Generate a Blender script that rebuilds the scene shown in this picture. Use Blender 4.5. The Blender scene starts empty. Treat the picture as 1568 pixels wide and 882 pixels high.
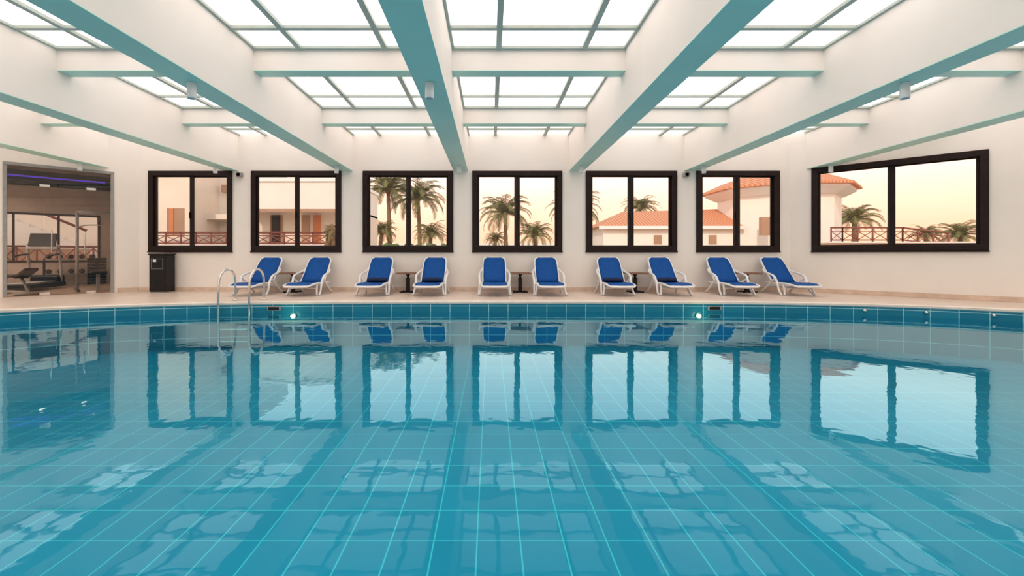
import bpy, bmesh, math, random
from mathutils import Vector, Matrix
random.seed(7)
scene = bpy.context.scene
CAMH = 0.98
F = 697.0

# ------------------------------------------------------------------ materials
def new_mat(name):
    m = bpy.data.materials.new(name); m.use_nodes = True
    nt = m.node_tree
    for n in list(nt.nodes): nt.nodes.remove(n)
    out = nt.nodes.new('ShaderNodeOutputMaterial')
    return m, nt, out

def pbr(name, col, rough=0.5, metal=0.0, noise=0.0, nscale=8.0, bump=0.0, bscale=60.0, spec=0.5):
    m, nt, out = new_mat(name)
    b = nt.nodes.new('ShaderNodeBsdfPrincipled')
    b.inputs['Roughness'].default_value = rough
    b.inputs['Metallic'].default_value = metal
    b.inputs['Specular IOR Level'].default_value = spec
    tc = nt.nodes.new('ShaderNodeTexCoord')
    n = nt.nodes.new('ShaderNodeTexNoise'); n.inputs['Scale'].default_value = nscale
    n.inputs['Detail'].default_value = 4
    nt.links.new(tc.outputs['Object'], n.inputs['Vector'])
    r = nt.nodes.new('ShaderNodeValToRGB')
    r.color_ramp.elements[0].position = 0.3; r.color_ramp.elements[1].position = 0.7
    r.color_ramp.elements[0].color = (*[c*(1-noise) for c in col], 1)
    r.color_ramp.elements[1].color = (*[min(1, c*(1+noise)) for c in col], 1)
    nt.links.new(n.outputs['Fac'], r.inputs['Fac'])
    nt.links.new(r.outputs['Color'], b.inputs['Base Color'])
    if bump > 0:
        n2 = nt.nodes.new('ShaderNodeTexNoise'); n2.inputs['Scale'].default_value = bscale
        nt.links.new(tc.outputs['Object'], n2.inputs['Vector'])
        bp = nt.nodes.new('ShaderNodeBump'); bp.inputs['Strength'].default_value = bump
        bp.inputs['Distance'].default_value = 0.01
        nt.links.new(n2.outputs['Fac'], bp.inputs['Height'])
        nt.links.new(bp.outputs['Normal'], b.inputs['Normal'])
    nt.links.new(b.outputs['BSDF'], out.inputs['Surface'])
    return m

def emis(name, col, strength):
    m, nt, out = new_mat(name)
    e = nt.nodes.new('ShaderNodeEmission')
    e.inputs['Color'].default_value = (*col, 1); e.inputs['Strength'].default_value = strength
    nt.links.new(e.outputs[0], out.inputs['Surface'])
    return m

def tile_mat(name, c1, c2, mortar, w, h, msize, rough, coord='Object', loc=(0, 0, 0), bumpd=0.002):
    m, nt, out = new_mat(name)
    b = nt.nodes.new('ShaderNodeBsdfPrincipled'); b.inputs['Roughness'].default_value = rough
    tc = nt.nodes.new('ShaderNodeTexCoord')
    mp = nt.nodes.new('ShaderNodeMapping'); mp.inputs['Location'].default_value = loc
    br = nt.nodes.new('ShaderNodeTexBrick')
    br.offset = 0.0; br.squash = 1.0
    br.inputs['Scale'].default_value = 1.0
    br.inputs['Color1'].default_value = (*c1, 1); br.inputs['Color2'].default_value = (*c2, 1)
    br.inputs['Mortar'].default_value = (*mortar, 1)
    br.inputs['Mortar Size'].default_value = msize
    br.inputs['Mortar Smooth'].default_value = 0.2
    br.inputs['Brick Width'].default_value = w; br.inputs['Row Height'].default_value = h
    nt.links.new(tc.outputs[coord], mp.inputs['Vector'])
    nt.links.new(mp.outputs['Vector'], br.inputs['Vector'])
    nt.links.new(br.outputs['Color'], b.inputs['Base Color'])
    bp = nt.nodes.new('ShaderNodeBump'); bp.inputs['Strength'].default_value = 0.3
    bp.inputs['Distance'].default_value = bumpd; bp.invert = True
    nt.links.new(br.outputs['Fac'], bp.inputs['Height'])
    nt.links.new(bp.outputs['Normal'], b.inputs['Normal'])
    nt.links.new(b.outputs['BSDF'], out.inputs['Surface'])
    return m

def water_mat():
    m, nt, out = new_mat('water')
    tr = nt.nodes.new('ShaderNodeBsdfTransparent'); tr.inputs['Color'].default_value = (0.50, 0.97, 1.0, 1)
    gl = nt.nodes.new('ShaderNodeBsdfGlossy'); gl.inputs['Roughness'].default_value = 0.02
    gl.inputs['Color'].default_value = (0.60, 0.90, 1.0, 1)
    lw = nt.nodes.new('ShaderNodeLayerWeight'); lw.inputs['Blend'].default_value = 0.5
    pw = nt.nodes.new('ShaderNodeMath'); pw.operation = 'POWER'; pw.inputs[1].default_value = 5.5
    ml = nt.nodes.new('ShaderNodeMath'); ml.operation = 'MULTIPLY'; ml.inputs[1].default_value = 1.55
    mn = nt.nodes.new('ShaderNodeMath'); mn.operation = 'MINIMUM'; mn.inputs[1].default_value = 0.42
    tc = nt.nodes.new('ShaderNodeTexCoord')
    mp = nt.nodes.new('ShaderNodeMapping'); mp.inputs['Scale'].default_value = (1.0, 1.0, 1)
    n = nt.nodes.new('ShaderNodeTexNoise'); n.inputs['Scale'].default_value = 1.9; n.inputs['Detail'].default_value = 3
    bp = nt.nodes.new('ShaderNodeBump'); bp.inputs['Strength'].default_value = 0.28; bp.inputs['Distance'].default_value = 0.012
    nt.links.new(tc.outputs['Object'], mp.inputs['Vector']); nt.links.new(mp.outputs['Vector'], n.inputs['Vector'])
    nt.links.new(n.outputs['Fac'], bp.inputs['Height']); nt.links.new(bp.outputs['Normal'], gl.inputs['Normal'])
    nt.links.new(lw.outputs['Facing'], pw.inputs[0]); nt.links.new(pw.outputs[0], ml.inputs[0]); nt.links.new(ml.outputs[0], mn.inputs[0])
    mx = nt.nodes.new('ShaderNodeMixShader')
    nt.links.new(mn.outputs[0], mx.inputs[0]); nt.links.new(tr.outputs[0], mx.inputs[1]); nt.links.new(gl.outputs[0], mx.inputs[2])
    nt.links.new(mx.outputs[0], out.inputs['Surface'])
    return m

def glass_mat(name, tint, k):
    m, nt, out = new_mat(name)
    tr = nt.nodes.new('ShaderNodeBsdfTransparent'); tr.inputs['Color'].default_value = (*tint, 1)
    gl = nt.nodes.new('ShaderNodeBsdfGlossy'); gl.inputs['Roughness'].default_value = 0.02
    fr = nt.nodes.new('ShaderNodeFresnel'); fr.inputs['IOR'].default_value = 1.45
    mm = nt.nodes.new('ShaderNodeMath'); mm.operation = 'MULTIPLY'; mm.inputs[1].default_value = k; mm.use_clamp = True
    nt.links.new(fr.outputs[0], mm.inputs[0])
    mx = nt.nodes.new('ShaderNodeMixShader')
    nt.links.new(mm.outputs[0], mx.inputs[0]); nt.links.new(tr.outputs[0], mx.inputs[1]); nt.links.new(gl.outputs[0], mx.inputs[2])
    nt.links.new(mx.outputs[0], out.inputs['Surface'])
    return m

def panel_mat():
    m, nt, out = new_mat('skylight_panel')
    e = nt.nodes.new('ShaderNodeEmission'); e.inputs['Strength'].default_value = 2.1
    tc = nt.nodes.new('ShaderNodeTexCoord'); n = nt.nodes.new('ShaderNodeTexNoise'); n.inputs['Scale'].default_value = 0.9
    n.inputs['Detail'].default_value = 5
    r = nt.nodes.new('ShaderNodeValToRGB')
    r.color_ramp.elements[0].position = 0.35; r.color_ramp.elements[0].color = (1.0, 0.84, 0.75, 1)
    r.color_ramp.elements[1].position = 0.6; r.color_ramp.elements[1].color = (1.0, 0.92, 0.86, 1)
    nt.links.new(tc.outputs['Object'], n.inputs['Vector']); nt.links.new(n.outputs['Fac'], r.inputs['Fac'])
    nt.links.new(r.outputs['Color'], e.inputs['Color']); nt.links.new(e.outputs[0], out.inputs['Surface'])
    return m

def roof_mat():
    m, nt, out = new_mat('roof_tiles')
    b = nt.nodes.new('ShaderNodeBsdfPrincipled'); b.inputs['Roughness'].default_value = 0.8
    tc = nt.nodes.new('ShaderNodeTexCoord'); w = nt.nodes.new('ShaderNodeTexWave')
    w.inputs['Scale'].default_value = 1.6; w.bands_direction = 'X'; w.inputs['Distortion'].default_value = 0.6
    r = nt.nodes.new('ShaderNodeValToRGB')
    r.color_ramp.elements[0].color = (0.50, 0.18, 0.09, 1); r.color_ramp.elements[1].color = (0.80, 0.36, 0.19, 1)
    nt.links.new(tc.outputs['Object'], w.inputs['Vector']); nt.links.new(w.outputs['Fac'], r.inputs['Fac'])
    nt.links.new(r.outputs['Color'], b.inputs['Base Color']); nt.links.new(b.outputs[0], out.inputs['Surface'])
    return m

WALL = pbr('wall_paint', (0.93, 0.87, 0.815), 0.7, noise=0.02, nscale=1.5, bump=0.08, bscale=90)
BEAM = pbr('beam_paint', (0.93, 0.88, 0.83), 0.6, noise=0.02, nscale=1.2)
TEAL = pbr('teal_underside', (0.60, 0.92, 0.80), 0.45, noise=0.04, nscale=1.0)  # teal colour for the undersides of beams and crossbeams
BARS = pbr('skylight_bar', (0.46, 0.53, 0.48), 0.5, noise=0.05)
BASE = pbr('baseboard_stone', (0.72, 0.55, 0.44), 0.4, noise=0.12, nscale=5)
FRAME = pbr('dark_brown_aluminium', (0.018, 0.009, 0.008), 0.45, noise=0.2, spec=0.2)
GLASS = glass_mat('window_glass', (0.99, 0.98, 0.97), 0.6)
DGLASS = glass_mat('door_glass', (0.90, 0.87, 0.85), 1.0)
WHITE = pbr('white_resin', (0.86, 0.85, 0.85), 0.35, noise=0.02)
BLUE = pbr('blue_sling', (0.001, 0.075, 0.32), 0.6, noise=0.12, nscale=14, bump=0.2, bscale=300, spec=0.2)
NAVY = pbr('navy_shadow_roll', (0.004, 0.014, 0.06), 0.8, noise=0.1)
BLACK = pbr('black_metal', (0.012, 0.011, 0.012), 0.4, noise=0.1, spec=0.25)
GREY = pbr('grey_metal', (0.33, 0.32, 0.31), 0.4, noise=0.1)
WOOD = pbr('brown_wood', (0.22, 0.10, 0.055), 0.45, noise=0.3, nscale=12)
CHROME = pbr('stainless_steel', (0.75, 0.72, 0.70), 0.15, metal=1.0)
COPE = pbr('coping_stone', (0.86, 0.73, 0.64), 0.4, noise=0.08, nscale=4)
DECK = tile_mat('deck_tiles', (0.72, 0.57, 0.475), (0.78, 0.63, 0.53), (0.54, 0.42, 0.35), 0.4, 0.4, 0.006, 0.35)
POOLF = tile_mat('pool_floor_tiles', (0.0, 0.215, 0.36), (0.0, 0.245, 0.40), (0.10, 0.52, 0.60), 0.284, 0.356, 0.0055, 0.4,
                 loc=(0.088 + 0.284 * 100, -3.0 + 0.356 * 100, 0))
POOLW = tile_mat('pool_wall_tiles', (0.003, 0.17, 0.27), (0.006, 0.21, 0.33), (0.38, 0.66, 0.70), 0.40, 0.30, 0.007, 0.25, coord='UV', loc=(0, 0.09+0.9, 0))
STUCCO = pbr('villa_stucco', (0.84, 0.72, 0.61), 0.85, noise=0.05, nscale=1)
STUCCO2 = pbr('villa_stucco_white', (0.88, 0.82, 0.75), 0.85, noise=0.04, nscale=1)
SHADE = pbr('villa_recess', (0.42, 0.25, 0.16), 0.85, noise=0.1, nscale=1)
ORANGE = pbr('orange_paint', (0.62, 0.20, 0.07), 0.8, noise=0.08)
RAILM = pbr('red_brown_rail', (0.22, 0.05, 0.035), 0.6, noise=0.1)
ROOF = roof_mat()
FROND = pbr('palm_frond', (0.20, 0.19, 0.055), 0.6, noise=0.4, nscale=1.5)
TRUNK = pbr('palm_trunk', (0.27, 0.15, 0.08), 0.9, noise=0.3, nscale=6)
HEDGE = pbr('hedge_leaves', (0.10, 0.13, 0.04), 0.9, noise=0.5, nscale=3)
SAND = pbr('sand_ground', (0.50, 0.36, 0.26), 0.95, noise=0.1, nscale=0.5)
GYMW = pbr('gym_wall', (0.44, 0.36, 0.31), 0.7, noise=0.06)
GYMC = pbr('gym_ceiling', (0.16, 0.13, 0.125), 0.7, noise=0.06)
GYMF = pbr('gym_floor', (0.38, 0.27, 0.19), 0.3, noise=0.2, nscale=3)
PURPLE = emis('purple_led', (0.16, 0.08, 1.0), 0.6)
WLED = emis('gym_lamp', (1.0, 0.85, 0.7), 5.0)
LAMPE = emis('pool_lamp_glow', (1.0, 0.55, 0.22), 10.0)
PANEL = panel_mat()
WATER = water_mat()

# ------------------------------------------------------------------ mesh builder
class MB:
    def __init__(self, M=None):
        self.v = []; self.f = []; self.m = []; self.s = []; self.uv = []; self.mats = []
        self.M = M or Matrix.Identity(4)
    def mi(self, mat):
        if mat not in self.mats: self.mats.append(mat)
        return self.mats.index(mat)
    def add(self, vs, fs, mat, smooth=False, T=None, uvs=None):
        o = len(self.v)
        for p in vs:
            p = Vector(p)
            if T is not None: p = T @ p
            self.v.append(self.M @ p)
        k = self.mi(mat)
        for i, f in enumerate(fs):
            self.f.append([a + o for a in f]); self.m.append(k); self.s.append(smooth)
            self.uv.append(uvs[i] if uvs else None)
    def box(self, x0, x1, y0, y1, z0, z1, mat, T=None):
        vs = [(x0, y0, z0), (x1, y0, z0), (x1, y1, z0), (x0, y1, z0), (x0, y0, z1), (x1, y0, z1), (x1, y1, z1), (x0, y1, z1)]
        fs = [(0, 3, 2, 1), (4, 5, 6, 7), (0, 1, 5, 4), (1, 2, 6, 5), (2, 3, 7, 6), (3, 0, 4, 7)]
        self.add(vs, fs, mat, False, T)
    def rbox(self, c, s, mat, b=0.02, T=None):
        bm = bmesh.new(); bmesh.ops.create_cube(bm, size=1)
        for v in bm.verts: v.co = Vector((v.co.x * s[0] + c[0], v.co.y * s[1] + c[1], v.co.z * s[2] + c[2]))
        bmesh.ops.bevel(bm, geom=list(bm.edges), offset=min(b, min(s) * 0.45), segments=2, affect='EDGES', profile=0.5)
        bm.verts.index_update()
        self.add([v.co.copy() for v in bm.verts], [[v.index for v in f.verts] for f in bm.faces], mat, False, T)
        bm.free()
    def tube(self, pts, r, mat, n=10, sub=4, flat=1.0, closed=False, T=None):
        P = [Vector(p) for p in pts]
        R = r if isinstance(r, (list, tuple)) else [r] * len(P)
        if sub > 1 and len(P) > 2:
            Q = []; RR = []
            L = len(P)
            rng = L if closed else L - 1
            for i in range(rng):
                p0 = P[(i - 1) % L] if (closed or i > 0) else P[0]
                p1 = P[i]; p2 = P[(i + 1) % L]
                p3 = P[(i + 2) % L] if (closed or i + 2 < L) else P[-1]
                for k in range(sub):
                    t = k / sub
                    Q.append(0.5 * ((2 * p1) + (-p0 + p2) * t + (2 * p0 - 5 * p1 + 4 * p2 - p3) * t * t + (-p0 + 3 * p1 - 3 * p2 + p3) * t ** 3))
                    RR.append(R[i] * (1 - t) + R[(i + 1) % L] * t)
            if not closed: Q.append(P[-1]); RR.append(R[-1])
            P, R = Q, RR
        L = len(P); vs = []; fs = []
        up = None
        for i in range(L):
            if closed: d = P[(i + 1) % L] - P[(i - 1) % L]
            else: d = P[min(i + 1, L - 1)] - P[max(i - 1, 0)]
            d.normalize()
            if up is None:
                up = Vector((1, 0, 0)) if abs(d.x) < 0.9 else Vector((0, 0, 1))
            a = (up - d * up.dot(d)).normalized(); b = d.cross(a); up = a
            for k in range(n):
                an = 2 * math.pi * k / n
                vs.append(P[i] + a * math.cos(an) * R[i] + b * math.sin(an) * R[i] * flat)
        rng = L if closed else L - 1
        for i in range(rng):
            j = (i + 1) % L
            for k in range(n):
                k2 = (k + 1) % n
                fs.append((i * n + k, i * n + k2, j * n + k2, j * n + k))
        if not closed:
            fs.append(list(range(n))[::-1]); fs.append([(L - 1) * n + k for k in range(n)])
        self.add(vs, fs, mat, True, T)
    def lathe(self, prof, mat, c=(0, 0), n=24, T=None, smooth=True, rot=0.0):
        vs = []; fs = []; L = len(prof)
        for (r, z) in prof:
            for k in range(n):
                a = 2 * math.pi * k / n + rot
                vs.append((c[0] + r * math.cos(a), c[1] + r * math.sin(a), z))
        for i in range(L - 1):
            for k in range(n):
                k2 = (k + 1) % n
                fs.append((i * n + k, i * n + k2, (i + 1) * n + k2, (i + 1) * n + k))
        fs.append(list(range(n))[::-1]); fs.append([(L - 1) * n + k for k in range(n)])
        self.add(vs, fs, mat, smooth, T)
    def strip(self, path, hw, th, mat, nx=6, sag=0.0, T=None):
        L = len(path); vs = []; fs = []
        for side in (1, -1):
            for i, (y, z) in enumerate(path):
                a = Vector(path[max(i - 1, 0)]); b = Vector(path[min(i + 1, L - 1)])
                d = (b - a).normalized(); nrm = Vector((-d.y, d.x))
                for k in range(nx + 1):
                    u = k / nx * 2 - 1
                    off = side * th / 2 - sag * (1 - u * u)
                    vs.append((u * hw[i], y + nrm.x * off, z + nrm.y * off))
        W = nx + 1; O = L * W
        for i in range(L - 1):
            for k in range(nx):
                a = i * W + k
                fs.append((a, a + 1, a + W + 1, a + W)); fs.append((O + a, O + a + W, O + a + W + 1, O + a + 1))
            fs.append((i * W, (i + 1) * W, O + (i + 1) * W, O + i * W))
            a = i * W + nx
            fs.append((a, O + a, O + a + W, a + W))
        for k in range(nx):
            fs.append((k, O + k, O + k + 1, k + 1))
            a = (L - 1) * W + k
            fs.append((a, a + 1, O + a + 1, O + a))
        self.add(vs, fs, mat, True, T)
    def build(self, name, recalc=True, mesh_only=False, keep_uv=False):
        me = bpy.data.meshes.new(name)
        me.from_pydata([tuple(v) for v in self.v], [], self.f)
        for m in self.mats: me.materials.append(m)
        for p, k, s in zip(me.polygons, self.m, self.s): p.material_index = k; p.use_smooth = s
        if keep_uv:
            uvl = me.uv_layers.new(name='UVMap')
            for p, u in zip(me.polygons, self.uv):
                if u:
                    for li, c in zip(p.loop_indices, u): uvl.data[li].uv = c
        if recalc:
            bm = bmesh.new(); bm.from_mesh(me); bmesh.ops.recalc_face_normals(bm, faces=bm.faces); bm.to_mesh(me); bm.free()
        me.update()
        if mesh_only: return me
        ob = bpy.data.objects.new(name, me); scene.collection.objects.link(ob)
        return ob

def inst(name, me, loc, rz=0.0, sc=1.0):
    ob = bpy.data.objects.new(name, me); ob.location = loc; ob.rotation_euler = (0, 0, rz)
    ob.scale = (sc, sc, sc) if not isinstance(sc, tuple) else sc
    scene.collection.objects.link(ob); return ob

def frame_mat(p0, d, n):
    M = Matrix.Identity(4)
    M.col[0] = (*d, 0, 0); M.col[1] = (*n, 0, 0); M.col[2] = (0, 0, 1, 0); M.col[3] = (p0[0], p0[1], 0, 1)
    return M

q = math.sqrt(0.5)
XL, XR, YB = -9.26, 7.90, 12.0
SL, SR, YR = -14.26, 12.90, -5.0
poly = [(XL, YB), (XR, YB), (SR, 7.0), (SR, YR), (SL, YR), (SL, 7.0)]
HTOP = 4.22
M_back = frame_mat((XL, YB), (1, 0), (0, 1))
M_right = frame_mat((XR, YB), (q, -q), (q, q))
M_left = frame_mat((XL, YB), (-q, -q), (-q, q))

def wall(name, M, length, holes, mats=WALL, th=0.25, ext=0.0):
    b = MB(M)
    xs = -ext
    for (a, c, z0, z1) in sorted(holes):
        b.box(xs, a, 0, th, -0.02, HTOP, mats)
        if z0 > 0.01: b.box(a, c, 0, th, -0.02, z0, mats)
        b.box(a, c, 0, th, z1, HTOP, mats)
        xs = c
    b.box(xs, length + ext, 0, th, -0.02, HTOP, mats)
    return b.build(name)

WZ0, WZ1 = 1.05, 3.17
wins = [(-9.0, -6.80), (-6.30, -3.93), (-3.36, -0.98), (-0.48, 1.89), (2.51, 4.91), (5.42, 7.61)]
wall('wall_back', M_back, XR - XL, [(a - XL, c - XL, WZ0, WZ1) for a, c in wins])
DL = 5 * math.sqrt(2)
W7 = (0.47, 3.54)
DOOR = (0.51, 2.46)
wall('wall_back_right', M_right, DL, [(W7[0], W7[1], WZ0, WZ1)])
wall('wall_back_left', M_left, DL, [(DOOR[0], DOOR[1], 0, 3.08)])
wall('wall_right', frame_mat((SR, 7.0), (0, -1), (1, 0)), 12.0, [])
wall('wall_left', frame_mat((SL, 7.0), (0, -1), (-1, 0)), 12.0, [])
wall('wall_front', frame_mat((SL, YR), (1, 0), (0, -1)), SR - SL, [])

def baseboard(name, M, segs):
    b = MB(M)
    for a, c in segs:
        b.rbox(((a + c) / 2, -0.012, 0.055), (c - a, 0.028, 0.11), BASE, 0.006)
    return b.build(name)
baseboard('baseboard_back', M_back, [(0.02, XR - XL - 0.02)])
baseboard('baseboard_right', M_right, [(0.02, DL)])
baseboard('baseboard_left', M_left, [(0.02, DOOR[0] - 0.06), (DOOR[1] + 0.06, DL)])

def window(name, M, a, c, z0, z1):
    b = MB(M)
    fw = 0.13; y0, y1 = -0.05, 0.16
    b.rbox(((a + c) / 2, (y0 + y1) / 2, z1 - fw / 2), (c - a, y1 - y0, fw), FRAME, 0.012)
    b.rbox(((a + c) / 2, (y0 + y1) / 2, z0 + fw / 2), (c - a, y1 - y0, fw), FRAME, 0.012)
    b.rbox((a + fw / 2, (y0 + y1) / 2, (z0 + z1) / 2), (fw, y1 - y0 - 0.006, z1 - z0 - 2 * fw + 0.01), FRAME, 0.004)
    b.rbox((c - fw / 2, (y0 + y1) / 2, (z0 + z1) / 2), (fw, y1 - y0 - 0.006, z1 - z0 - 2 * fw + 0.01), FRAME, 0.004)
    mid = (a + c) / 2
    for i, (p, r, yy) in enumerate([(a + fw, mid + 0.05, 0.03), (mid - 0.05, c - fw, 0.08)]):
        sw = 0.055
        zz0, zz1 = z0 + fw, z1 - fw
        b.rbox((p + sw / 2, yy, (zz0 + zz1) / 2), (sw if i == 0 else 0.10, 0.04, zz1 - zz0), FRAME, 0.006)
        b.rbox((r - sw / 2, yy, (zz0 + zz1) / 2), (sw if i == 1 else 0.10, 0.04, zz1 - zz0), FRAME, 0.006)
        b.rbox(((p + r) / 2, yy, zz0 + 0.015), (r - p, 0.036, 0.03), FRAME, 0.006)
        b.rbox(((p + r) / 2, yy, zz1 - 0.015), (r - p, 0.036, 0.03), FRAME, 0.006)
        b.box(p + 0.01, r - 0.01, yy - 0.003, yy + 0.003, zz0 + 0.01, zz1 - 0.01, GLASS)
    b.rbox((mid - 0.02, -0.01, z0 + 0.95), (0.025, 0.05, 0.16), BLACK, 0.008)
    b.rbox(((a + c) / 2, -0.03, z0 - 0.012), (c - a + 0.02, 0.07, 0.03), FRAME, 0.008)
    return b.build(name)
for i, (a, c) in enumerate(wins):
    window('window_%d' % (i + 1), M_back, a - XL, c - XL, WZ0, WZ1)
window('window_7', M_right, W7[0], W7[1], WZ0, WZ1)

# glass door
b = MB(M_left)
a, c = DOOR
for (x0, x1, z0, z1) in [(a, a + 0.07, 0, 3.01), (c - 0.07, c, 0, 3.01), (a, c, 3.01, 3.08)]:
    b.rbox(((x0 + x1) / 2, 0.06, (z0 + z1) / 2), (x1 - x0, 0.16, z1 - z0), GREY, 0.008)
for (x0, x1) in [(a + 0.07, 0.95), (0.955, 1.78), (1.785, c - 0.07)]:
    b.box(x0, x1, 0.05, 0.06, 0.0, 2.62, DGLASS)
b.box(a + 0.07, c - 0.07, 0.05, 0.06, 2.63, 3.01, DGLASS)
for x in (0.95, 1.78):
    b.rbox((x, 0.055, 2.60), (0.18, 0.03, 0.06), CHROME, 0.006)
    b.rbox((x, 0.055, 0.04), (0.18, 0.03, 0.06), CHROME, 0.006)
b.tube([(1.08, 0.0, 1.0), (1.08, -0.04, 1.02), (1.08, -0.04, 1.5), (1.08, 0.0, 1.52)], 0.014, CHROME, 8, 3)
b.tube([(1.66, 0.0, 1.0), (1.66, -0.04, 1.02), (1.66, -0.04, 1.5), (1.66, 0.0, 1.52)], 0.014, CHROME, 8, 3)
b.build('door_1')

# ------------------------------------------------------------------ deck, pool
PC = (0.4, 2.4); PA, PB, PF, PN = 10.5, 7.0, 3.0, 3.5
def pool_r(th, off=0.0):
    c, s = math.cos(th), math.sin(th)
    bb = PB if s >= 0 else PF
    return ((abs(c) / PA) ** PN + (abs(s) / bb) ** PN) ** (-1 / PN) + off
def pool_pt(th, off=0.0):
    r = pool_r(th, off); return (PC[0] + r * math.cos(th), PC[1] + r * math.sin(th))
def pool_edge_y(x):
    u = abs(x - PC[0]) / PA
    return PC[1] + PB * (1 - u ** PN) ** (1 / PN)
def outer_pt(th):
    d = Vector((math.cos(th), math.sin(th))); o = Vector(PC); best = None
    for i in range(len(poly)):
        A = Vector(poly[i]); B = Vector(poly[(i + 1) % len(poly)]); e = B - A
        den = d.x * e.y - d.y * e.x
        if abs(den) < 1e-9: continue
        w = A - o
        t = (w.x * e.y - w.y * e.x) / den; s = (w.x * d.y - w.y * d.x) / den
        if t > 0 and -1e-6 <= s <= 1 + 1e-6 and (best is None or t < best): best = t
    t = best + 0.02
    return (PC[0] + d.x * t, PC[1] + d.y * t)
ths = [2 * math.pi * i / 360 for i in range(360)] + [math.atan2(p[1] - PC[1], p[0] - PC[0]) % (2 * math.pi) for p in poly]
ths = sorted(ths); N = len(ths)
WZ = -0.21; FZ = -0.91
b = MB()
vs = [(*pool_pt(t, 0.16), 0) for t in ths] + [(*outer_pt(t), 0) for t in ths]
b.add(vs, [(i, (i + 1) % N, N + (i + 1) % N, N + i) for i in range(N)], DECK)
b.build('floor', recalc=False)
b = MB()
prof = [(0.0, -0.05), (-0.015, -0.035), (-0.015, 0.0), (0.0, 0.012), (0.17, 0.012), (0.17, -0.02)]
vs = []
for (o, z) in prof: vs += [(*pool_pt(t, o), z) for t in ths]
fs = []
for k in range(len(prof) - 1):
    fs += [(k * N + i, k * N + (i + 1) % N, (k + 1) * N + (i + 1) % N, (k + 1) * N + i) for i in range(N)]
b.add(vs, fs, COPE); b.build('pool_coping')
b = MB()
arc = [0.0]
for i in range(N):
    p = Vector(pool_pt(ths[i])); r = Vector(pool_pt(ths[(i + 1) % N])); arc.append(arc[-1] + (r - p).length)
vs = [(*pool_pt(t), 0) for t in ths] + [(*pool_pt(t), FZ) for t in ths]
fs = []; uvs = []
for i in range(N):
    fs.append((i, (i + 1) % N, N + (i + 1) % N, N + i))
    uvs.append([(arc[i], 0), (arc[i + 1], 0), (arc[i + 1], FZ), (arc[i], FZ)])
b.add(vs, fs, POOLW, uvs=uvs)
vs = [(*pool_pt(t), FZ) for t in ths] + [(PC[0], PC[1], FZ)]
b.add(vs, [(i, (i + 1) % N, N) for i in range(N)], POOLF, uvs=[[(0, 0)] * 3] * N)
b.build('pool_basin', recalc=False, keep_uv=True)
b = MB()
b.add([(*pool_pt(t, -0.002), WZ) for t in ths] + [(PC[0], PC[1], WZ)], [(i, (i + 1) % N, N) for i in range(N)], WATER)
b.build('pool_water', recalc=False)

# ------------------------------------------------------------------ ceiling
b = MB()
b.add([(p[0] * 1.0, p[1], 4.15) for p in poly], [list(range(6))], PANEL)
b.build('ceiling', recalc=False)
BX = [-12.92, -9.88, -6.83, -3.82, -0.78, 2.26, 5.30, 8.34, 11.38]
def ywall(x):
    y = YB
    if x > XR: y = YB - (x - XR)
    if x < XL: y = YB - (XL - x)
    return min(y, YB)
BW = 0.19; BZ = 3.17; CZ = 3.79
b = MB()
for x in BX:
    ye = min(ywall(x - BW), ywall(x + BW)) + 0.02 if XL < x < XR else ywall(x) + 0.18
    b.box(x - BW, x + BW, YR, ye, BZ + 0.012, 4.149, BEAM)
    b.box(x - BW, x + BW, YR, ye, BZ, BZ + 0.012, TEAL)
for y in (-1.5, 1.35, 4.2, 6.98, 9.8):
    y1 = y + 0.25
    xl = SL + 0.0 if y < 7 else XL - (YB - y) - 0.0
    xr = SR if y < 7 else XR + (YB - y)
    b.box(xl - 0.1, xr + 0.1, y, y1, CZ + 0.012, 4.148, BEAM)
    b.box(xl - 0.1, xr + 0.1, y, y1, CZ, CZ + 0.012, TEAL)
b.build('ceiling_beam_grid')
b = MB()
for i in range(len(BX) - 1):
    x0, x1 = BX[i] + BW, BX[i + 1] - BW
    for fr in (0.27, 0.76):
        xx = x0 + (x1 - x0) * fr
        b.box(xx - 0.04, xx + 0.04, YR, ywall(xx), 4.10, 4.147, BARS)
    for xx in (x0 + 0.02, x1 - 0.02):
        b.box(xx - 0.02, xx + 0.02, YR, ywall(xx), 4.11, 4.147, BARS)
for y in (-3.2, -2.2, -0.6, 0.7, 2.1, 3.5, 4.95, 6.33, 6.95, 7.85, 9.07, 9.77, 10.65, 11.45):
    xl = SL if y < 7 else XL - (YB - y); xr = SR if y < 7 else XR + (YB - y)
    b.box(xl, xr, y - 0.035, y + 0.035, 4.105, 4.146, BARS)
b.build('skylight_frame')

b = MB()
b.lathe([(0.0, 0), (0.045, 0), (0.055, -0.01), (0.055, -0.19), (0.05, -0.205), (0.042, -0.205), (0.040, -0.17), (0.0, -0.17)], WHITE, n=24)
b.lathe([(0.0, -0.171), (0.038, -0.171), (0.038, -0.176), (0.0, -0.176)], GREY, n=20)
me = b.build('ceiling_spotlight', mesh_only=True)
for x in (-3.82, -0.78, 5.30): inst('ceiling_spotlight', me, (x, 5.82, BZ))
for x in BX[1:8]:
    y = 11.3
    if x < XL: y = 10.95
    if x > XR: y = 11.15
    inst('ceiling_spotlight', me, (x, y, BZ), sc=0.9)

for x in (-6.58, 5.13):
    b = MB()
    b.rbox((x, 11.93, 3.06), (0.15, 0.12, 0.12), GREY, 0.02)
    b.lathe([(0.0, -0.02), (0.04, -0.02), (0.05, 0.0), (0.0, 0.0)], GREY, n=16, T=Matrix.Translation((x, 11.87, 3.06)) @ Matrix.Rotation(math.radians(90), 4, 'X'))
    b.build('wall_speaker')

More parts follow.
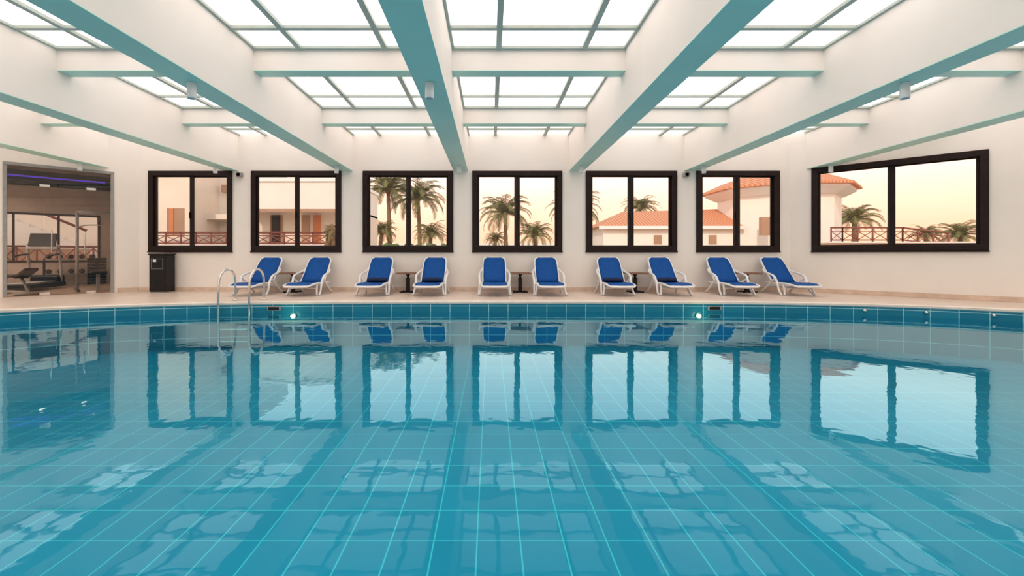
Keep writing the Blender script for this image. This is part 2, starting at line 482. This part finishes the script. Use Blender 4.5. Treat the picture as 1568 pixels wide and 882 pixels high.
# ------------------------------------------------------------------ sun lounger
def lounger_mesh(shadow_roll):
    b = MB()
    hw = 0.31
    for s in (-1, 1):
        b.tube([(s * 0.27, -0.76, 0.235), (s * hw, -0.66, 0.262), (s * hw, -0.35, 0.285), (s * hw, 0.0, 0.27), (s * hw, 0.25, 0.28), (s * hw, 0.42, 0.27)],
               [0.024, 0.028, 0.03, 0.03, 0.028, 0.024], WHITE, 8, 4, flat=0.8)
        b.tube([(s * 0.285, 0.14, 0.285), (s * 0.285, 0.34, 0.47), (s * 0.285, 0.55, 0.70), (s * 0.27, 0.67, 0.84), (s * 0.20, 0.70, 0.885)],
               [0.022, 0.024, 0.024, 0.022, 0.020], WHITE, 8, 4)
        b.tube([(s * 0.31, 0.50, 0.60), (s * 0.355, 0.34, 0.53), (s * 0.37, 0.12, 0.49), (s * 0.37, -0.06, 0.43), (s * 0.355, -0.16, 0.28), (s * 0.37, -0.26, 0.10), (s * 0.385, -0.38, 0.012)],
               [0.020, 0.026, 0.030, 0.030, 0.030, 0.026, 0.024], WHITE, 8, 4, flat=0.9)
        b.tube([(s * 0.30, -0.30, 0.27), (s * 0.325, -0.38, 0.15), (s * 0.36, -0.45, 0.012)], [0.03, 0.026, 0.024], WHITE, 8, 4)
        b.tube([(s * 0.365, -0.10, 0.40), (s * 0.345, 0.14, 0.26), (s * 0.35, 0.34, 0.12), (s * 0.37, 0.50, 0.012)], [0.026, 0.03, 0.026, 0.024], WHITE, 8, 4)
    b.tube([(-0.27, -0.76, 0.235), (0, -0.785, 0.232), (0.27, -0.76, 0.235)], 0.026, WHITE, 8, 4)
    b.tube([(-0.20, 0.70, 0.885), (0, 0.715, 0.90), (0.20, 0.70, 0.885)], 0.021, WHITE, 8, 4)
    b.tube([(-0.34, -0.36, 0.17), (0.0, -0.36, 0.185), (0.34, -0.36, 0.17)], 0.018, WHITE, 8, 3)
    b.tube([(-0.35, 0.30, 0.16), (0.35, 0.30, 0.16)], 0.016, WHITE, 8, 1)
    P = [(-0.75, 0.255), (-0.60, 0.285), (-0.35, 0.30), (-0.1, 0.285), (0.10, 0.28), (0.17, 0.295)]
    b.strip(P, [0.25, 0.285, 0.285, 0.285, 0.285, 0.285], 0.018, BLUE, 6, 0.012)
    P = [(0.15, 0.30), (0.25, 0.40), (0.38, 0.53), (0.52, 0.69), (0.62, 0.80), (0.665, 0.855), (0.685, 0.885)]
    b.strip(P, [0.27, 0.275, 0.275, 0.275, 0.265, 0.235, 0.18], 0.02, BLUE, 6, 0.012)
    if shadow_roll:
        b.tube([(-0.23, 0.10, 0.335), (-0.1, 0.115, 0.345), (0.1, 0.115, 0.345), (0.23, 0.10, 0.335)], [0.045, 0.058, 0.058, 0.045], NAVY, 12, 3)  # dark roll added to stand in for the shadow where back meets seat
    return b.build('sun_lounger', mesh_only=True)
LM = lounger_mesh(False); LC = lounger_mesh(True)
for x, cu in [(-5.68, 0), (-4.42, 0), (-2.80, 1), (-1.44, 1), (0.10, 0), (1.42, 0), (3.03, 1), (4.36, 1), (5.86, 0), (7.27, 0)]:
    inst('sun_lounger', LC if cu else LM, (x, 11.13, 0), rz=random.uniform(-0.03, 0.03))

b = MB()
b.rbox((0, 0, 0.49), (0.54, 0.54, 0.035), WOOD, 0.015)
for k in range(5): b.box(-0.25, 0.25, -0.25 + k * 0.105, -0.17 + k * 0.105, 0.507, 0.512, WOOD)
b.lathe([(0.035, 0.03), (0.03, 0.06), (0.03, 0.42), (0.07, 0.472)], BLACK, n=20)
for k in range(4):
    T = Matrix.Rotation(math.radians(45 + 90 * k), 4, 'Z')
    b.rbox((0.12, 0, 0.02), (0.24, 0.06, 0.035), BLACK, 0.01, T)
b.rbox((0, 0, 0.2), (0.10, 0.10, 0.36), BLACK, 0.02)
me = b.build('side_table', mesh_only=True)
for x in (-5.06, -2.11, 0.76, 3.70, 6.56): inst('side_table', me, (x, 11.65, 0))

b = MB(Matrix.Translation((-8.45, 11.72, 0)))
b.rbox((0, 0, 0.49), (0.42, 0.36, 0.94), BLACK, 0.02)
b.rbox((0, 0, 0.015), (0.38, 0.32, 0.03), GREY, 0.005)
b.rbox((0, 0, 0.975), (0.46, 0.40, 0.035), BLACK, 0.012)
b.box(-0.15, 0.15, -0.186, -0.18, 0.60, 0.86, GREY)
b.box(-0.14, 0.14, -0.189, -0.185, 0.61, 0.85, BLACK)
b.box(-0.10, -0.02, -0.192, -0.18, 0.78, 0.84, WHITE)
b.build('trash_bin')

b = MB()
for x in (-5.40, -4.83):
    e = pool_edge_y(x)
    b.tube([(x, e + 0.50, 0.0), (x, e + 0.49, 0.42), (x, e + 0.40, 0.60), (x, e + 0.22, 0.66), (x, e + 0.02, 0.60), (x, e - 0.09, 0.42), (x, e - 0.11, 0.0), (x, e - 0.11, -0.35), (x, e - 0.11, -0.85)],
           0.022, CHROME, 12, 5)
    b.lathe([(0.05, 0.012), (0.05, 0.02), (0.03, 0.035)], CHROME, c=(x, e + 0.50), n=16)
e = pool_edge_y(-5.1)
for z in (-0.28, -0.52, -0.76): b.rbox((-5.115, e - 0.11, z), (0.57, 0.08, 0.03), CHROME, 0.01)
b.build('pool_ladder')

for x in (-4.40, 4.58):
    e = pool_edge_y(x)
    b = MB(Matrix.Translation((x, e - 0.017, -0.125)))
    b.rbox((0, 0, 0.0), (0.27, 0.03, 0.09), GREY, 0.01)
    b.box(-0.11, 0.11, -0.018, -0.014, -0.03, 0.03, BLACK)
    b.build('pool_skimmer')
for x in (-4.03, 4.27):
    e = pool_edge_y(x)
    b = MB(Matrix.Translation((x, e - 0.005, -0.29)) @ Matrix.Rotation(math.radians(90), 4, 'X'))
    b.lathe([(0.08, 0.0), (0.08, 0.02), (0.07, 0.03), (0.05, 0.03)], CHROME, n=28)
    b.lathe([(0.049, 0.02), (0.035, 0.038), (0.0, 0.045)], LAMPE, n=28)
    b.build('underwater_lamp')
    l = bpy.data.lights.new('underwater_lamp_light', 'POINT'); l.energy = 2.0; l.color = (1, 0.7, 0.35); l.shadow_soft_size = 0.06
    lo = bpy.data.objects.new('underwater_lamp_light', l); lo.location = (x, e - 0.2, -0.30); scene.collection.objects.link(lo)
for x in (7.3, 8.2, 9.0):
    e = pool_edge_y(x)
    b = MB(Matrix.Translation((x, e - 0.01, -0.12)) @ Matrix.Rotation(math.radians(90), 4, 'X'))
    b.lathe([(0.035, 0.0), (0.035, 0.02), (0.02, 0.03), (0.0, 0.03)], CHROME, n=16)
    b.build('pool_inlet_nozzle')

# ------------------------------------------------------------------ gym
G = M_left
b = MB(G); b.box(0.0, 6.9, 0.25, 5.2, -0.03, -0.001, GYMF); b.build('floor_gym')
b = MB(G); b.box(0.0, 6.9, 0.25, 5.2, 3.1, 3.2, GYMC)
for d in (1.4, 2.6, 3.8): b.box(0.1, 6.8, d, d + 0.12, 2.98, 3.12, BLACK)
b.box(0.5, 2.9, 2.2, 2.24, 3.03, 3.09, PURPLE)
for s in (0.9, 1.8, 2.8):
    b.lathe([(0.06, 3.06), (0.06, 3.11)], WLED, c=(s, 3.2), n=16)
b.build('ceiling_gym')
b = MB(G)
b.box(-0.0, 0.1, 0.25, 5.2, 0, 3.1, GYMW); b.build('wall_gym_right')
b = MB(G); b.box(6.8, 6.9, 0.25, 5.2, 0, 3.1, GYMW); b.build('wall_gym_left')
b = MB(G)
for (x0, x1, z0, z1) in [(0.1, 0.4, 0, 3.1), (3.4, 6.8, 0, 3.1), (0.4, 3.4, 0, 0.75), (0.4, 3.4, 2.25, 3.1)]:
    b.box(x0, x1, 5.0, 5.2, z0, z1, GYMW)
for x in (0.4, 1.38, 2.38, 3.34): b.box(x, x + 0.06, 4.98, 5.1, 0.75, 2.25, FRAME)
b.box(0.4, 3.4, 4.98, 5.1, 0.72, 0.78, FRAME); b.box(0.4, 3.4, 4.98, 5.1, 2.2, 2.26, FRAME)
b.build('wall_gym_back')
# fill lights added to brighten the gym, mostly further inside, left of the doorway
for (s, d) in ((3.4, 1.0), (4.6, 1.0), (3.9, 3.4), (5.4, 3.4)):
    l = bpy.data.lights.new('gym_fill_light', 'AREA'); l.energy = 55; l.color = (1, 0.84, 0.70); l.size = 0.3
    lo = bpy.data.objects.new('gym_fill_light', l); lo.location = G @ Vector((s, d, 3.07)); scene.collection.objects.link(lo)

def at_gym(s, d, rz):
    p = G @ Vector((s, d, 0)); return Matrix.Translation(p) @ Matrix.Rotation(rz, 4, 'Z')
b = MB(at_gym(2.0, 2.7, math.radians(20)))
b.rbox((0, 0, 0.12), (0.78, 1.7, 0.14), BLACK, 0.03)
b.rbox((0, -0.1, 0.20), (0.5, 1.45, 0.02), GREY, 0.008)
for s in (-1, 1):
    b.tube([(s * 0.34, 0.70, 0.15), (s * 0.36, 0.60, 0.7), (s * 0.34, 0.52, 1.25)], 0.035, GREY, 10, 3)
    b.tube([(s * 0.35, 0.56, 0.98), (s * 0.36, 0.2, 0.95), (s * 0.36, -0.05, 0.90)], 0.025, BLACK, 10, 3)
b.rbox((0, 0.75, 0.26), (0.7, 0.3, 0.24), BLACK, 0.06)
b.rbox((0, 0.52, 1.15), (0.72, 0.16, 0.10), GREY, 0.03)
b.rbox((0, 0, 0), (0.62, 0.06, 0.40), BLACK, 0.02, Matrix.Translation((0, 0.52, 1.38)) @ Matrix.Rotation(math.radians(-20), 4, 'X'))
b.build('treadmill')
b = MB(at_gym(2.3, 0.95, math.radians(70)))
b.rbox((0, 0.2, 0.45), (0.28, 0.95, 0.07), BLACK, 0.03)
b.rbox((0, 0, 0), (0.28, 0.5, 0.07), BLACK, 0.03, Matrix.Translation((0, -0.50, 0.52)) @ Matrix.Rotation(math.radians(-25), 4, 'X'))
b.tube([(0, -0.6, 0.06), (0, 0.6, 0.06)], 0.03, GREY, 8, 1)
for y in (-0.6, 0.6):
    b.tube([(-0.28, y, 0.03), (0.28, y, 0.03)], 0.03, GREY, 8, 1)
    b.tube([(0, y, 0.05), (0, y * 0.5, 0.42)], 0.03, GREY, 8, 1)
b.build('weight_bench')
b = MB(at_gym(0.75, 1.3, math.radians(45)))
for s in (-0.4, 0.4):
    b.tube([(s, 0, 0), (s, 0, 2.1)], 0.035, GREY, 8, 1)
    b.tube([(s, -0.5, 0.03), (s, 0.5, 0.03)], 0.035, BLACK, 8, 1)
b.tube([(-0.4, 0, 2.1), (0.4, 0, 2.1)], 0.035, GREY, 8, 1)
for k in range(9): b.rbox((0.0, 0.02, 0.2 + k * 0.08), (0.4, 0.14, 0.07), BLACK, 0.008)
b.tube([(0, 0.0, 2.1), (0, -0.2, 1.75)], 0.006, BLACK, 6, 1)
b.tube([(-0.4, -0.2, 1.68), (-0.2, -0.2, 1.75), (0.2, -0.2, 1.75), (0.4, -0.2, 1.68)], 0.015, CHROME, 8, 3)
b.rbox((0, -0.45, 0.5), (0.34, 0.36, 0.08), BLACK, 0.03); b.rbox((0, -0.3, 0.22), (0.08, 0.08, 0.5), GREY, 0.01)
b.build('cable_weight_machine')
b = MB(at_gym(1.15, 4.2, math.radians(45)))
for z in (0.35, 0.8):
    b.rbox((0, 0, z), (1.3, 0.35, 0.05), GREY, 0.01)
    for k in range(5):
        x = -0.5 + k * 0.25
        b.tube([(x, -0.14, z + 0.1), (x, 0.14, z + 0.1)], 0.02, CHROME, 8, 1)
        for y in (-0.12, 0.12): b.tube([(x, y - 0.04, z + 0.1), (x, y + 0.04, z + 0.1)], 0.07, BLACK, 10, 1)
for s in (-0.6, 0.6): b.rbox((s, 0, 0.42), (0.06, 0.35, 0.84), BLACK, 0.01)
b.build('dumbbell_rack')

# ------------------------------------------------------------------ exterior
def W(px, z): return (px - 751) / F * z
def H(py, z): return CAMH + (389 - py) / F * z

b = MB()
b.box(-90, 90, 12.3, 160, -0.12, -0.06, SAND)
b.build('ground_outside')

def railing(name, pts, h=0.62, cross=True, step=0.9):
    b = MB()
    for i in range(len(pts) - 1):
        A = Vector(pts[i]); B = Vector(pts[i + 1]); L = (B - A).length; n = max(1, round(L / step))
        up = Vector((0, 0, h))
        b.tube([A + up, B + up], 0.04, RAILM, 6, 1); b.tube([A + up * 0.12, B + up * 0.12], 0.03, RAILM, 6, 1)
        b.tube([A + up * 0.75, B + up * 0.75], 0.02, RAILM, 6, 1)
        for k in range(n + 1):
            p = A.lerp(B, k / n); b.tube([p, p + up * 1.06], 0.04, RAILM, 6, 1)
            if k < n and cross:
                r = A.lerp(B, (k + 1) / n)
                b.tube([p + up * 0.12, r + up * 0.75], 0.018, RAILM, 5, 1); b.tube([p + up * 0.75, r + up * 0.12], 0.018, RAILM, 5, 1)
    return b.build(name)

b = MB()
Z = 20.0
x0, x1 = W(225, Z), W(303, Z)
oz0, oz1 = H(362, Z), H(320, Z); ox0, ox1 = W(263, Z), W(290, Z)
b.box(x0 - 0.5, ox0, Z - 0.3, Z + 4, -0.1, 6.5, STUCCO); b.box(ox1, x1, Z - 0.3, Z + 4, -0.1, 6.5, STUCCO)
b.box(ox0, ox1, Z - 0.3, Z + 4, oz1, 6.5, STUCCO); b.box(ox0, ox1, Z - 0.3, Z + 4, -0.1, oz0, STUCCO)
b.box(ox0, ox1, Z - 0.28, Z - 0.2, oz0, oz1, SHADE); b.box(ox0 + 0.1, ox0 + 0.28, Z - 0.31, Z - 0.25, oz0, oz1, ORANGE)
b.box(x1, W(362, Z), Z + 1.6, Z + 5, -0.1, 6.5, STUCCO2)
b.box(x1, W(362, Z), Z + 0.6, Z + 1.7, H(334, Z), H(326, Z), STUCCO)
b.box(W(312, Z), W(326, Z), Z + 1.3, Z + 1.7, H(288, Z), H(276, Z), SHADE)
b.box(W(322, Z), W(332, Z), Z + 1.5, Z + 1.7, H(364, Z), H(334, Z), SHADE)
cx0, cx1 = W(366, Z), W(535, Z)
tz = 1.40
b.box(cx0, cx1, Z, Z + 5, -0.1, tz, STUCCO)
b.box(cx0, cx1, Z + 1.2, Z + 5, tz, 3.0, STUCCO)
b.box(cx0, cx1, Z, Z + 5, H(322, Z), H(276, Z), STUCCO2)
b.box(cx0 - 0.05, cx1 + 0.08, Z - 0.08, Z + 5.1, H(278, Z), H(273, Z), WHITE)
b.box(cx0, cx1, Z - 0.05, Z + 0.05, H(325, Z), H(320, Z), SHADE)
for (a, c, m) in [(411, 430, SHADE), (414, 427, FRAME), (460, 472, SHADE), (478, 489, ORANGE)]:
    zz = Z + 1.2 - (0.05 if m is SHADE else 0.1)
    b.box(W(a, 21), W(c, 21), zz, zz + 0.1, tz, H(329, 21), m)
b.box(cx0, cx0 + 0.25, Z, Z + 0.3, tz, 3.0, STUCCO2); b.box(W(452, Z), W(457, Z), Z, Z + 0.3, tz, 3.0, STUCCO2)
b.build('villa_terrace_building')
railing('terrace_railing', [(W(225, 19), 19.2, 1.38), (W(366, 19), 19.2, 1.38), (W(520, 19), 19.2, 1.38)], 0.5, step=0.62)
b = MB(); b.box(W(225, 19) - 0.5, W(520, 19) + 0.3, 19.0, 19.6, -0.1, 1.38, STUCCO2); b.build('terrace_retaining_wall')

b = MB(G)
b.box(-0.8, 6.5, 10.0, 10.3, 0, 6, STUCCO)
for k in range(10):
    b.box(0.5 + k * 0.32, 4.5, 9.0, 10.0, 1.2 + k * 0.16, 1.36 + k * 0.16, STUCCO2)
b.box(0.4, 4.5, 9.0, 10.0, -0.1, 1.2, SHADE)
b.tube([(0.5, 8.95, 1.9), (3.7, 8.95, 3.5)], 0.05, RAILM, 6, 1)
b.build('outdoor_staircase')
b = MB(G)
for k in range(12):
    s = -0.6 + k * 0.5
    b.tube([(s, 7.5, 0), (s, 7.5, 1.25)], 0.03, RAILM, 6, 1)
    b.tube([(s, 7.5, 0.6), (s + 0.5, 7.5, 1.2)], 0.018, RAILM, 6, 1); b.tube([(s, 7.5, 1.2), (s + 0.5, 7.5, 0.6)], 0.018, RAILM, 6, 1)
b.tube([(-0.6, 7.5, 1.25), (5.4, 7.5, 1.25)], 0.035, RAILM, 6, 1); b.tube([(-0.6, 7.5, 0.6), (5.4, 7.5, 0.6)], 0.025, RAILM, 6, 1)
b.build('garden_railing')

Z = 28.0
b = MB()
x0, x1 = W(924, Z), W(1135, Z); ez = H(347, Z); rz = H(324, Z)
b.box(x0, x1, Z, Z + 6, -0.1, ez, STUCCO2)
e = 0.35
vs = [(x0 - e, Z - e, ez), (x1, Z - e, ez), (x1, Z + 6 + e, ez), (x0 - e, Z + 6 + e, ez), (x0 + 2.0, Z + 3, rz + 0.25), (x1, Z + 3, rz + 0.45)]
b.add(vs, [(0, 1, 5, 4), (1, 2, 5), (2, 3, 4, 5), (3, 0, 4), (3, 2, 1, 0)], ROOF)
b.box(x0 - e, x1, Z - e - 0.05, Z - e + 0.05, ez - 0.16, ez + 0.02, WHITE)
for a in (1001, 1085):
    b.box(W(a, Z), W(a + 12, Z), Z - 0.04, Z + 0.02, H(374, Z), H(360, Z), SHADE)
b.build('tiled_roof_house')
b = MB()
cx = W(1197, Z + 1); cy = Z + 1.5
rot = math.radians(22.5)
b.lathe([(3.45, -0.1), (3.45, H(300, Z))], STUCCO2, c=(cx, cy), n=8, smooth=False, rot=rot)
b.lathe([(3.55, H(302, Z)), (3.9, H(298, Z)), (4.25, H(293, Z)), (4.25, H(290, Z))], WHITE, c=(cx, cy), n=8, smooth=False, rot=rot)
b.lathe([(4.5, H(290, Z)), (4.5, H(287, Z)), (3.2, H(273, Z)), (0.05, H(246, Z))], ROOF, c=(cx, cy), n=8, smooth=False, rot=rot)
b.box(W(1140, Z), W(1152, Z), cy - 3.3, cy - 3.0, H(362, Z), H(336, Z), SHADE)
b.build('octagonal_tower')

b = MB()
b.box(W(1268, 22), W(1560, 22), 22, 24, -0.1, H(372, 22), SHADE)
b.box(W(1268, 22), W(1560, 22), 21.95, 22.2, H(372, 22), H(370, 22), WHITE)
b.build('garden_terrace_wall')
railing('ramp_railing', [(W(1275, 22), 22.1, H(370, 22)), (W(1300, 21.6), 22.0, H(370, 22)), (W(1385, 22), 22.1, H(370, 22)), (W(1455, 22), 22.1, H(378, 22)), ], 0.68, step=0.7)

# palms
def palm_mesh(seed, trunk_h, R, nf=34, trunk_r=0.2):
    rnd = random.Random(seed); b = MB()
    pts = []; rs = []
    lean = rnd.uniform(-0.3, 0.3)
    for k in range(15):
        t = k / 14
        pts.append((lean * t * t, 0, trunk_h * t)); rs.append(trunk_r * (1.25 - 0.45 * t) * (1.0 if k % 2 else 1.14))
    b.tube(pts, rs, TRUNK, 10, 2)
    b.lathe([(0.05, trunk_h - 0.3), (trunk_r * 1.5, trunk_h - 0.15), (trunk_r * 1.6, trunk_h + 0.1), (0.05, trunk_h + 0.3)], TRUNK, c=(lean, 0), n=10)
    for i in range(nf):
        az = i * 2.399 + rnd.uniform(-0.2, 0.2)
        el = math.radians(75 - 80 * (i / nf) + rnd.uniform(-10, 10))
        L = R * rnd.uniform(0.9, 1.15) * 1.1
        p = Vector((lean, 0, trunk_h)); n = 14; path = [p.copy()]; e = el
        for k in range(n):
            d = Vector((math.cos(az) * math.cos(e), math.sin(az) * math.cos(e), math.sin(e)))
            p = p + d * (L * 1.2 / n); path.append(p.copy()); e -= math.radians(2.5 + 0.85 * k)
        b.tube(path, [0.035 * R / 2 * (1 - 0.8 * k / n) for k in range(n + 1)], FROND, 4, 1)
        side = Vector((-math.sin(az), math.cos(az), 0))
        vs = []; fs = []
        M2 = 3
        for k in range(1, n):
            for j in range(M2):
                t = (k + j / M2) / n
                a = path[k].lerp(path[k + 1], j / M2)
                d = (path[k + 1] - path[k]).normalized()
                ll = R * 0.32 * (math.sin(math.pi * min(1, t * 0.85 + 0.12)) ** 0.7) * rnd.uniform(0.85, 1.1)
                for s in (-1, 1):
                    dirv = (side * s * 0.65 + d * 0.75 + Vector((0, 0, -0.25 + rnd.uniform(-0.15, 0.15)))).normalized()
                    w = d * (0.022 * R)
                    o = len(vs)
                    vs += [a - w * 0.5, a + w * 0.5, a + dirv * ll * 0.6 + w * 0.5, a + dirv * ll, a + dirv * ll * 0.6 - w * 0.4]
                    fs += [(o, o + 1, o + 2, o + 3, o + 4)]
        b.add(vs, fs, FROND)
    return b.build('palm_tree', mesh_only=True, recalc=False)

def palm(px, py, rpx, z, seed):
    Rr = rpx / F * z
    h = H(py, z)
    me = palm_mesh(seed, h, Rr * 1.0, nf=42, trunk_r=0.15)
    inst('palm_tree', me, (W(px, z), z, -0.06))
for i, a in enumerate([(597, 290, 40, 34), (643, 303, 40, 36), (658, 358, 24, 33), (581, 354, 22, 33), (775, 326, 38, 36), (822, 359, 26, 33),
                       (880, 318, 36, 37), (758, 366, 16, 40), (981, 318, 24, 46), (1308, 336, 32, 33), (1420, 360, 20, 36), (1474, 360, 28, 36), (497, 352, 12, 18.2), (515, 358, 14, 18.0)]):
    palm(*a, seed=i + 3)

def hedge(name, x0, x1, y, h, depth=1.2):
    b = MB(); rnd = random.Random(int(abs(x0) * 10))
    nx = max(6, int((x1 - x0) / 0.25))
    ny = 8; vs = []; fs = []
    for i in range(nx + 1):
        for j in range(ny + 1):
            a = math.pi * j / ny
            hh = h * rnd.uniform(0.85, 1.12)
            vs.append((x0 + (x1 - x0) * i / nx + rnd.uniform(-.06, .06), y - math.cos(a) * depth / 2 * rnd.uniform(0.9, 1.1), -0.06 + (math.sin(a) ** 0.4) * hh))
    for i in range(nx):
        for j in range(ny):
            o = i * (ny + 1) + j; fs.append((o, o + 1, o + ny + 2, o + ny + 1))
    b.add(vs, fs, HEDGE, False)
    return b.build(name)
hedge('garden_hedge', W(540, 30), W(715, 30), 30, H(374, 30))
hedge('garden_hedge', W(715, 31), W(905, 31), 31, H(377, 31))
hedge('garden_hedge', W(1270, 34), W(1560, 34), 34, H(372, 34))
b = MB(); b.box(W(560, 48), W(915, 48), 48, 50, -0.1, H(372, 48), STUCCO2)
for k in range(9): b.box(W(580 + k * 36, 48), W(588 + k * 36, 48), 47.9, 48.1, H(384, 48), H(376, 48), SHADE)
b.build('beach_cabins')

# ------------------------------------------------------------------ lights & world
sun = bpy.data.lights.new('sun', 'SUN'); sun.energy = 1.8; sun.color = (1.0, 0.84, 0.68); sun.angle = math.radians(3)
so = bpy.data.objects.new('sun', sun); so.rotation_euler = (math.radians(58), 0, math.radians(-25)); so.location = (0, -10, 20)
scene.collection.objects.link(so)

w = bpy.data.worlds.new('world'); scene.world = w; w.use_nodes = True
nt = w.node_tree
for n in list(nt.nodes): nt.nodes.remove(n)
out = nt.nodes.new('ShaderNodeOutputWorld'); bg = nt.nodes.new('ShaderNodeBackground')
tc = nt.nodes.new('ShaderNodeTexCoord'); sp = nt.nodes.new('ShaderNodeSeparateXYZ'); r = nt.nodes.new('ShaderNodeValToRGB')
el = r.color_ramp.elements
el[0].position = 0.0; el[0].color = (0.80, 0.44, 0.27, 1)
el[1].position = 1.0; el[1].color = (0.40, 0.45, 0.50, 1)
e = el.new(0.05); e.color = (0.88, 0.51, 0.34, 1)
e = el.new(0.12); e.color = (1.0, 0.66, 0.50, 1)
e = el.new(0.19); e.color = (1.0, 0.86, 0.75, 1)
e = el.new(0.30); e.color = (1.0, 0.96, 0.92, 1)
e = el.new(0.55); e.color = (0.45, 0.48, 0.5, 1)
nt.links.new(tc.outputs['Generated'], sp.inputs[0]); nt.links.new(sp.outputs['Z'], r.inputs['Fac'])
nt.links.new(r.outputs['Color'], bg.inputs['Color']); bg.inputs['Strength'].default_value = 1.8
nt.links.new(bg.outputs[0], out.inputs['Surface'])

# ------------------------------------------------------------------ camera
cam = bpy.data.cameras.new('camera'); cam.sensor_width = 36.0; cam.lens = 36.0 * F / 1568.0
cam.shift_x = 33.0 / 1568.0; cam.shift_y = -52.0 / 1568.0
cam.clip_start = 0.05; cam.clip_end = 500
co = bpy.data.objects.new('camera', cam); co.location = (0, 0, CAMH); co.rotation_euler = (math.radians(90), 0, 0)
scene.collection.objects.link(co); scene.camera = co
scene.view_settings.view_transform = 'Standard'
